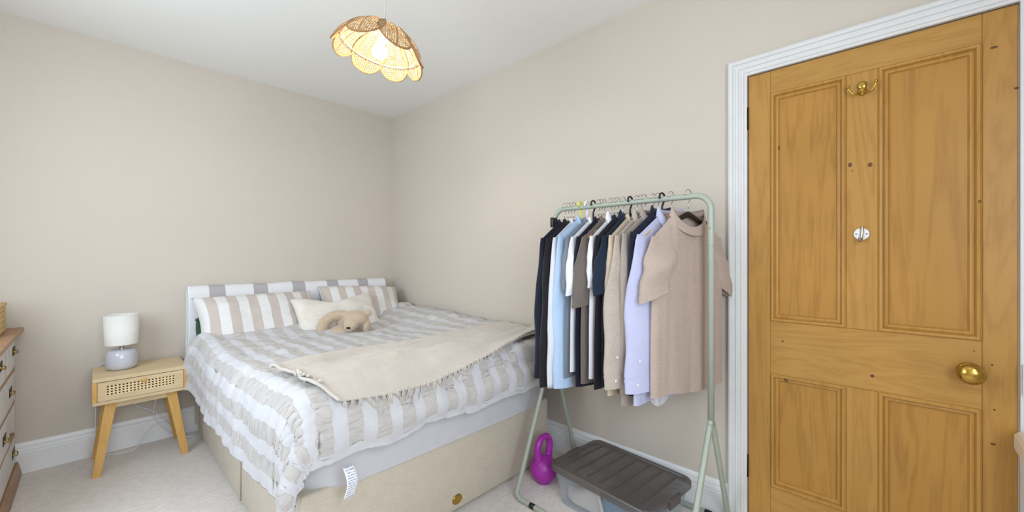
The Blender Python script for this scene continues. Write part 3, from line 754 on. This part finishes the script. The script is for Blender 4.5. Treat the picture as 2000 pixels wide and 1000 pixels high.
# garments --------------------------------------------------------
def garment(name, label, cat, yc, th, mat, short='garment', sw=.205, hem=.66, body_w=.225, T=.014, sleeve='long', sl=.64, splay=(6, 2), twist=(0, 0), sr=.072, cr=.048,
            neck=.075, dip=.075, collar=None, trim=None, cuff=None, buttons=False, hk='silver', zn=1.374, hemcurve=0, seed=0, slope=.100, band=None):
    e = Vector((cos(R(th)), -sin(R(th)), 0)); n = Vector((-sin(R(th)), -cos(R(th)), 0)); o0 = Vector((BXR, yc, 0))
    W = lambda u, d, z: o0+e*u+n*d+Vector((0, 0, z))
    t = thing(name, (BXR, yc, 0), label, cat); t.location.z = hem
    zsh = zn-slope
    def prof(u):                                         # shoulder line
        a = abs(u)
        return zn-max(0, a-neck*.8)/(sw-neck*.8)*slope if a > neck*.8 else zn
    N, K = 49, 34; vs, uvs = [], []
    for side in (1, -1):
        for j in range(K):
            r = j/(K-1)
            for i in range(N):
                s = 2*i/(N-1)-1
                bw = body_w+(sw-body_w)*sstep(.25, 1, r)
                u = s*bw
                zt = prof(s*sw)
                dp = dip if side > 0 else .012
                if abs(s*sw) < neck: zt = zn-.002-dp*math.sqrt(max(0, 1-(s*sw/neck)**2))
                zb = hem - hemcurve*(.5-.5*cos(pi*(1-abs(s)))) + .006*sin(5*s+seed)
                z = zb+(zt-zb)*r
                fl = (1-abs(s)**6)**.5*(1-.55*sstep(.80, 1, r)*(1 if abs(s*sw) > neck else .2))
                d = side*(T*fl)+.010*(1-r)*noise.noise((s*3.2+seed*3.1, r*1.2, seed))+.004*(1-r*.5)*noise.noise((s*9+seed, r*2.0, seed+3))
                if r > .999 and abs(s*sw) >= neck: d = 0
                vs.append(W(u, d, z)); uvs.append((u, z))
    fs = []
    for k in (0, 1):
        o = k*N*K
        for j in range(K-1):
            for i in range(N-1):
                q = (o+j*N+i, o+j*N+i+1, o+(j+1)*N+i+1, o+(j+1)*N+i); fs.append(q[::-1] if k == 0 else q)
    b = obj('body', vs, fs, mat, t, uvs=uvs)
    # neckband
    nb = [];
    for i in range(28):
        a = 2*pi*i/28; u = neck*cos(a); dd = sin(a)
        zz = zn-.002-(dip if dd > 0 else .012)*abs(dd)**1.0
        nb.append(W(u*1.0, dd*(T+.010), zz))
    if collar == 'shirt':
        vs2, m = [], 28
        for p, (k, up, outw) in [(p, q) for q in ((0, 0, 0), (1, .022, -.002), (2, .028, .002), (3, .02, .010), (4, -.016, .017)) for p in nb]:
            c = W(0, 0, p.z); d = (p-c); d = d.normalized() if d.length > 1e-5 else Vector((0, 0, 0))
            vs2.append(p+d*outw+Vector((0, 0, up)))
        fs2 = [(j*m+i, j*m+(i+1) % m, (j+1)*m+(i+1) % m, (j+1)*m+i) for j in range(4) for i in range(m)]
        obj('collar', vs2, fs2, trim or mat, t, mods=(('SOLIDIFY', dict(thickness=.0015)),))
    elif collar == 'mock':
        vs2, m = [], 28
        for p, (k, up, outw) in [(p, q) for q in ((0, -.012, .006), (1, .0, .003), (2, .024, -.004), (3, .026, -.008), (4, .0, -.005)) for p in nb]:
            c = W(0, 0, p.z); d = (p-c); d = d.normalized() if d.length > 1e-5 else Vector((0, 0, 0))
            vs2.append(p+d*outw+Vector((0, 0, up)))
        fs2 = [(j*m+i, j*m+(i+1) % m, (j+1)*m+(i+1) % m, (j+1)*m+i) for j in range(4) for i in range(m)]
        obj('collar', vs2, fs2, trim or mat, t)
    elif collar != 'none':
        obj('neckband', *tube(nb, .0075, 8, True), trim or mat, t)
    # sleeves
    if sleeve:
        for q, sgn in enumerate((-1, 1)):
            L = sl; al = R(splay[q]); tw = R(twist[q])*1.0
            m, K2 = 22, 30; cv = .16 if sleeve == 'long' else .4
            def path(v):
                bend = al*(1-.35*v)
                return (sgn*(sw+.006-.80*rings(v)+sin(bend)*L*v), zsh+.004-cos(bend)*L*v)
            def rings(v):
                cap = math.sqrt(max(0, 1-(1-min(1, v/cv))**2)); mj = (sr+(cr-sr)*sstep(.25, 1, v))*(.12+.88*cap)
                if sleeve == 'long' and v > .90: mj *= .86 if v > .915 else .95
                return mj
            def sf(u, v):
                a = 2*pi*u; cu, cz = path(v); mj = rings(v); mn = .019+.010*sin(pi*v)
                mn *= (.3+.7*min(1, v/cv))
                ca, sa = cos(a), sin(a); k = 1+.10*noise.noise((ca*2+seed, sa*2, v*5+seed))*sstep(.1, .4, v)
                t_ = tw*sstep(.05, .5, v)
                du = ca*mj*k*cos(t_)-sa*mn*k*sin(t_); dd = ca*mj*k*sin(t_)+sa*mn*k*cos(t_)
                slant = -sgn*ca*mj*.35 if sleeve == 'short' and v > .9 else 0
                return W(cu+du*cos(al)*1.0, dd+.012*noise.noise((v*3, seed, q))+tw*.03*v, cz-sgn*du*sin(al)+slant*.3)
            g = grid(m, K2, sf, True)
            # close the end with an inner lip
            last = [sf(i/m, 1) for i in range(m)]; ctr = sum(last, Vector((0, 0, 0)))/m
            k0 = len(g[0]); g[0].extend([p.lerp(ctr, .12)+Vector((0, 0, .002)) for p in last]); g[0].extend([p.lerp(ctr, .25)+Vector((0, 0, .05)) for p in last])
            for i in range(m):
                i2 = (i+1) % m; b0 = (K2-1)*m
                g[1].append((b0+i, b0+i2, k0+i2, k0+i)); g[1].append((k0+i, k0+i2, k0+m+i2, k0+m+i))
            so = obj('sleeve', *g, mat, t)
            if cuff:
                cf = grid(m, 5, lambda u, v: (lambda p, c: c+(p-c)*1.05)(sf(u, .915+.09*v), W(path(.915+.09*v)[0], 0, path(.915+.09*v)[1]) if True else 0), True)
                co = obj('cuff', *cf, cuff, so)
                if buttons:
                    for v in (.80, .95):
                        p = sf(.30, v)+n*.003
                        obj('button', *xf(lathe([(0, .003), (.005, .003), (.0062, .0015), (.0062, 0), (0, 0)], 14), Matrix.Translation(p) @ (Matrix((e, Vector((0, 0, 1)), n)).transposed().to_4x4())), 'whitep', so if v < .9 else co)
            elif band:
                hb_ = grid(m, 3, lambda u, v: (lambda p, c: c+(p-c)*1.03)(sf(u, .90+.10*v), W(path(.90+.10*v)[0], 0, path(.90+.10*v)[1])), True)
                obj('sleeve_hem', *hb_, band, so)
    h = hang(hk, yc, th, 'holding the '+short)
    return t
F = {}
def fab(nm, rgb, **k):
    F[nm] = fabric('cloth_'+nm, rgb, **k); return F[nm]
fab('navy', (30, 33, 48)); fab('black', (33, 31, 36)); fab('pale', (214, 214, 219)); fab('blue', (176, 199, 226)); fab('slate', (120, 128, 138))
fab('white', (230, 230, 236)); fab('ink', (28, 28, 42)); fab('taupe', (112, 102, 96)); fab('coal', (36, 33, 40)); fab('petrol', (30, 42, 58))
fab('rib', (198, 182, 160), weave=300, bs=.9); fab('linen', (192, 179, 166), weave=900, bs=.6, var=.2, rgb2=(160, 147, 136)); fab('stone', (164, 152, 142))
fab('night', (30, 33, 50)); fab('lilac', (190, 192, 220), weave=800); fab('mauve', (184, 165, 153), weave=520, bs=.6)
G = garment
G('cardigan', 'dark navy long sleeved cardigan hanging beside the bed end of the rail', 'cardigan', -2.236, 2, F['navy'], 'navy cardigan', sl=.665, splay=(5, 1), hem=.60, seed=1, cuff=F['navy'], sr=.05)
G('long_sleeved_top', 'black long sleeved top between navy cardigan and pale grey top', 'top', -2.272, 2, F['black'], 'black long sleeved top', sl=.70, splay=(5, 1), hem=.62, seed=2, cuff=F['black'], sr=.052)
G('long_sleeved_top', 'pale grey long sleeved top beside the light blue sweatshirt', 'top', -2.312, 2, F['pale'], 'pale grey top', sl=.70, splay=(4, 1), hem=.62, seed=3, sr=.055, hk='yellow')
G('sweatshirt', 'light blue sweatshirt with ribbed cuffs hanging on the rail', 'sweatshirt', -2.352, 4, F['blue'], 'light blue sweatshirt', sl=.705, splay=(3, 1), hem=.66, seed=4, cuff=F['blue'], sr=.075, cr=.058, twist=(24, 0), hk='white', zn=1.385)
G('shirt', 'slate grey shirt just behind the white striped tee', 'shirt', -2.388, 3, F['slate'], 'slate grey shirt', sleeve='short', sl=.24, hem=.63, seed=5, hk='blackh')
G('t_shirt', 'white t-shirt with short sleeves between slate shirt and navy top', 't-shirt', -2.418, 3, F['white'], 'white t-shirt', sleeve='short', sl=.255, splay=(10, 2), hem=.66, seed=6, sr=.05, cr=.05, band=F['white'])
G('long_sleeved_top', 'navy top beside the dark taupe t-shirt', 'top', -2.448, 3, F['ink'], 'navy top', sl=.22, sleeve='short', splay=(4, 1), hem=.60, seed=7, sr=.05, hk='woodh')
G('t_shirt', 'dark taupe t-shirt with wide short sleeves', 't-shirt', -2.484, 5, F['taupe'], 'dark taupe t-shirt', sleeve='short', sl=.30, splay=(9, 2), hem=.625, seed=8, sr=.082, cr=.085, twist=(26, 0), hk='woodh', band=F['taupe'])
G('shirt', 'thin white shirt squeezed behind a black top', 'shirt', -2.522, 4, F['white'], 'thin white shirt', sleeve='short', sl=.22, splay=(4, 1), hem=.66, seed=9, sr=.045, collar='shirt')
G('long_sleeved_top', 'black top beside the petrol navy polo shirt', 'top', -2.550, 4, F['coal'], 'black top by the polo', sleeve='short', sl=.24, splay=(3, 1), hem=.62, seed=10, sr=.05, zn=1.376)
G('polo_shirt', 'petrol navy polo shirt with short sleeves and collar', 'polo', -2.585, 4, F['petrol'], 'petrol navy polo', sleeve='short', sl=.235, splay=(16, 2), hem=.635, seed=11, sr=.07, cr=.07, collar='shirt', twist=(20, 0), hk='blackh', band=F['petrol'])
G('jumper', 'ribbed cream jumper hanging behind the beige linen shirt', 'jumper', -2.618, 5, F['rib'], 'ribbed cream jumper', sl=.45, splay=(3, 1), hem=.60, seed=12, sr=.05)
G('shirt', 'long white shirt whose tail hangs lowest behind the lilac shirt', 'shirt', -2.716, 10, F['white'], 'long white shirt', sleeve=None, hem=.64, hemcurve=.11, seed=21, body_w=.17, sw=.19, T=.009, collar='none')
G('linen_shirt', 'beige linen shirt with buttoned cuffs', 'shirt', -2.655, 7, F['linen'], 'beige linen shirt', sl=.625, splay=(8, 2), hem=.64, seed=13, sr=.088, cr=.060, collar='shirt', cuff=F['linen'], buttons=True, twist=(22, 0), hemcurve=.04)
G('shirt', 'grey taupe shirt between the linen shirt and the black jacket', 'shirt', -2.694, 9, F['stone'], 'grey taupe shirt', sl=.66, splay=(1, 1), hem=.575, seed=14, sr=.05, collar='shirt', hemcurve=.02, zn=1.38)
G('jacket', 'navy black shirt jacket with stand collar behind the lilac shirt', 'jacket', -2.735, 11, F['night'], 'navy black jacket', sl=.60, splay=(1, 1), hem=.63, seed=15, sr=.055, collar='mock', hk='blackh', zn=1.385, T=.018)
G('oxford_shirt', 'pale lilac shirt with buttoned cuffs and curved tail', 'shirt', -2.774, 14, F['lilac'], 'pale lilac shirt', sl=.625, splay=(7, 5), hem=.60, seed=16, sr=.090, cr=.066, collar='shirt', cuff=F['lilac'], buttons=True, twist=(22, 0), hemcurve=.0, hk='woodh', body_w=.235)
G('knit_t_shirt', 'mauve beige knitted t-shirt facing out at the door end of the rail', 't-shirt', -2.846, 19, F['mauve'], 'mauve beige knit t-shirt', sleeve='short', sl=.245, splay=(17, 24), hem=.635, seed=17, sr=.078, cr=.066, collar='mock', twist=(16, 0), hk='silver', neck=.10, dip=.08, T=.024, band=F['mauve'], sw=.20, body_w=.215, zn=1.366)
# extra empty hangers and the clip hanger
for k, y, wh in (('silver', -2.254, 'between navy cardigan and black top'), ('silver', -2.433, 'between white t-shirt and navy top'), ('silver', -2.503, 'between taupe t-shirt and thin white shirt'), ('silver', -2.637, 'between ribbed jumper and linen shirt')): hang(k, y, 3, wh)
cl = thing('clip_hanger', (BXR, -2.212, 1.35), 'black clip hanger at the bed end of the rail', 'hanger')
obj('hook', *xf((lambda g: g)(tube(hook_path('wire'), .0017, 8)), Matrix.Translation((BXR, -2.212, HZ+.0155))), 'chrome', cl)
obj('bar', *box(BXR-.11, BXR+.11, -2.216, -2.208, 1.352, 1.364, .003), 'black', cl)
for s in (-1, 1):
    for d in (-.012, .012): obj('clip', *box(BXR+s*.09-.007+d, BXR+s*.09+.007+d, -2.222, -2.202, 1.335, 1.385, .004), 'black', cl)

# ------------------------------------------------------------------ storage box under the rack
bc = Vector((-.287, -2.535, 0)); BR = Matrix.Translation(bc) @ Matrix.Rotation(R(-5.0), 4, 'Z')
sb = thing('storage_box', bc, 'clear plastic storage box with dark grey lid on the carpet under the clothes rail', 'box')
def rrect(hx, hy, r, z, n=6):
    out = []
    for cx, cy, a0 in ((hx-r, hy-r, 0), (-hx+r, hy-r, 90), (-hx+r, -hy+r, 180), (hx-r, -hy+r, 270)):
        for i in range(n+1): a = R(a0+90*i/n); out.append(Vector((cx+r*cos(a), cy+r*sin(a), z)))
    return out
def loft(loops, cap0=True, cap1=True):
    m = len(loops[0]); vs = [p for l in loops for p in l]; fs = []
    for j in range(len(loops)-1):
        for i in range(m): fs.append((j*m+i, j*m+(i+1) % m, (j+1)*m+(i+1) % m, (j+1)*m+i))
    if cap0: fs.append(tuple(range(m))[::-1])
    if cap1: fs.append(tuple((len(loops)-1)*m+i for i in range(m)))
    return vs, fs
obj('tub', *xf(loft([rrect(.150, .225, .03, .003), rrect(.155, .23, .035, .008), rrect(.180, .255, .04, .165), rrect(.187, .262, .042, .168), rrect(.187, .262, .042, .164)], True, False), BR), 'clear', sb, smooth=False)
lidp = [rrect(.188, .263, .043, .160), rrect(.194, .269, .045, .162), rrect(.194, .269, .045, .186), rrect(.190, .265, .043, .192), rrect(.176, .251, .035, .192), rrect(.172, .247, .033, .186)]
ld = obj('lid', *xf(loft(lidp, False, True), BR), 'smoke', sb, smooth=False); ld['label'] = 'smoky grey plastic lid'
for k in range(7):
    y = -.20+.4*k/6; obj('ridge', *xf(box(-.150, .150, y-.006, y+.006, .1855, .1885, .001, 1), BR), 'smoke', ld, smooth=False)
for s in (-1, 1): obj('clip', *xf(box(-.045, .045, s*.272-.006, s*.272+.006, .150, .190, .003), BR), 'smoke', sb, smooth=False)
def shoe(name, c, rz, mat, label):
    m4 = BR @ Matrix.Translation(c) @ Matrix.Rotation(R(rz), 4, 'Z')
    t = thing(name, (m4 @ Vector((0, 0, 0))), label, 'shoe')
    def f(u, v):
        a = 2*pi*u; x = (v-.5)*.24; wd = .036*(1-.35*math.cos(2*pi*(v-.15)))*.9*math.sqrt(max(0.02, 1-(2*v-1)**4)); h = .075-.045*sstep(.25, .8, v); h *= math.sqrt(max(.02, 1-(2*v-1)**6))
        return (x, wd*cos(a), .018+max(0, sin(a))*h-.004*(sin(a) < 0))
    obj('upper', *xf(grid(20, 24, f, True), m4), mat, t)
    obj('sole', *xf(loft([[Vector(((v-.5)*.246, (1 if k == 0 else -1)*.037*(1-.35*math.cos(2*pi*(v-.15)))*.95*math.sqrt(max(.01, 1-(2*v-1)**4)), z)) for k in (0, 1) for v in ([i/12 for i in range(13)] if k == 0 else [1-i/12 for i in range(13)])] for z in (.0, .020)]), m4), 'sole', t)
shoe('shoe', (-.085, .13, .010), 80, 'sole', 'pale shoe inside the clear box near the bed')
shoe('shoe', (.03, .13, .010), 96, 'sole', 'pale shoe deeper inside the clear box next to the skirting')
def jeans_f(u, v):
    a = 2*pi*u; x = .13*math.copysign(abs(cos(a))**.5, cos(a)); y = .115*(2*v-1)
    e = math.sqrt(max(0, 1-(2*v-1)**8)); return (x*e, y-.085, .068+(.055*math.copysign(abs(sin(a))**.6, sin(a))+.01*noise.noise((x*20, y*20, 0)))*e)
tag(obj('folded_jeans', *xf(grid(36, 24, jeans_f, True), BR), 'denim'), 'folded blue denim inside the clear plastic storage box', 'jeans')
tag(obj('strap', *xf(tube(smoothpath([(-.142, .02, .155), (-.146, .0, .11), (-.145, -.02, .05), (-.138, -.03, .02)], 6), .007, 8), BR), 'sole'), 'pale strap hanging inside the clear storage box front', 'strap')

# ------------------------------------------------------------------ kettlebell
kb = Vector((-.335, -2.125, 0))
ho = smoothpath([kb+Vector(p) for p in ((.040, .0, .10), (.047, 0, .15), (.052, 0, .19), (.034, 0, .225), (0, 0, .235), (-.034, 0, .225), (-.052, 0, .19), (-.047, 0, .15), (-.040, 0, .10))], 5)
ho = [kb+Matrix.Rotation(R(2), 3, 'Z') @ (p-kb) for p in ho]
tag(obj('kettlebell', *join(ball(kb+Vector((0, 0, .068)), .073, .073, .070, 32, 20), lathe([(0, 0), (.04, 0), (.045, .012), (0, .03)], 28, kb), tube(ho, lambda t: .0165+.004*abs(2*t-1), 14)), 'purple',
    mods=(('REMESH', dict(mode='VOXEL', voxel_size=.0035, use_smooth_shade=True)), ('SMOOTH', dict(iterations=6)))), 'purple vinyl kettlebell on the carpet between the bed and the storage box', 'kettlebell')

# ------------------------------------------------------------------ laundry hamper at the frame edge
hm = Vector((-.105, -3.86, 0))
hp_ = thing('laundry_hamper', hm, 'white laundry hamper with cream rim beside the door knob side', 'hamper')
obj('body', *xf(loft([rrect(.065, .10, .02, .004), rrect(.075, .12, .02, .62)]), Matrix.Translation(hm)), 'whitep', hp_, smooth=False)
obj('rim', *xf(loft([rrect(.078, .124, .02, .60), rrect(.083, .129, .022, .605), rrect(.083, .129, .022, .645), rrect(.076, .122, .02, .655)]), Matrix.Translation(hm)), 'cream', hp_, smooth=False)
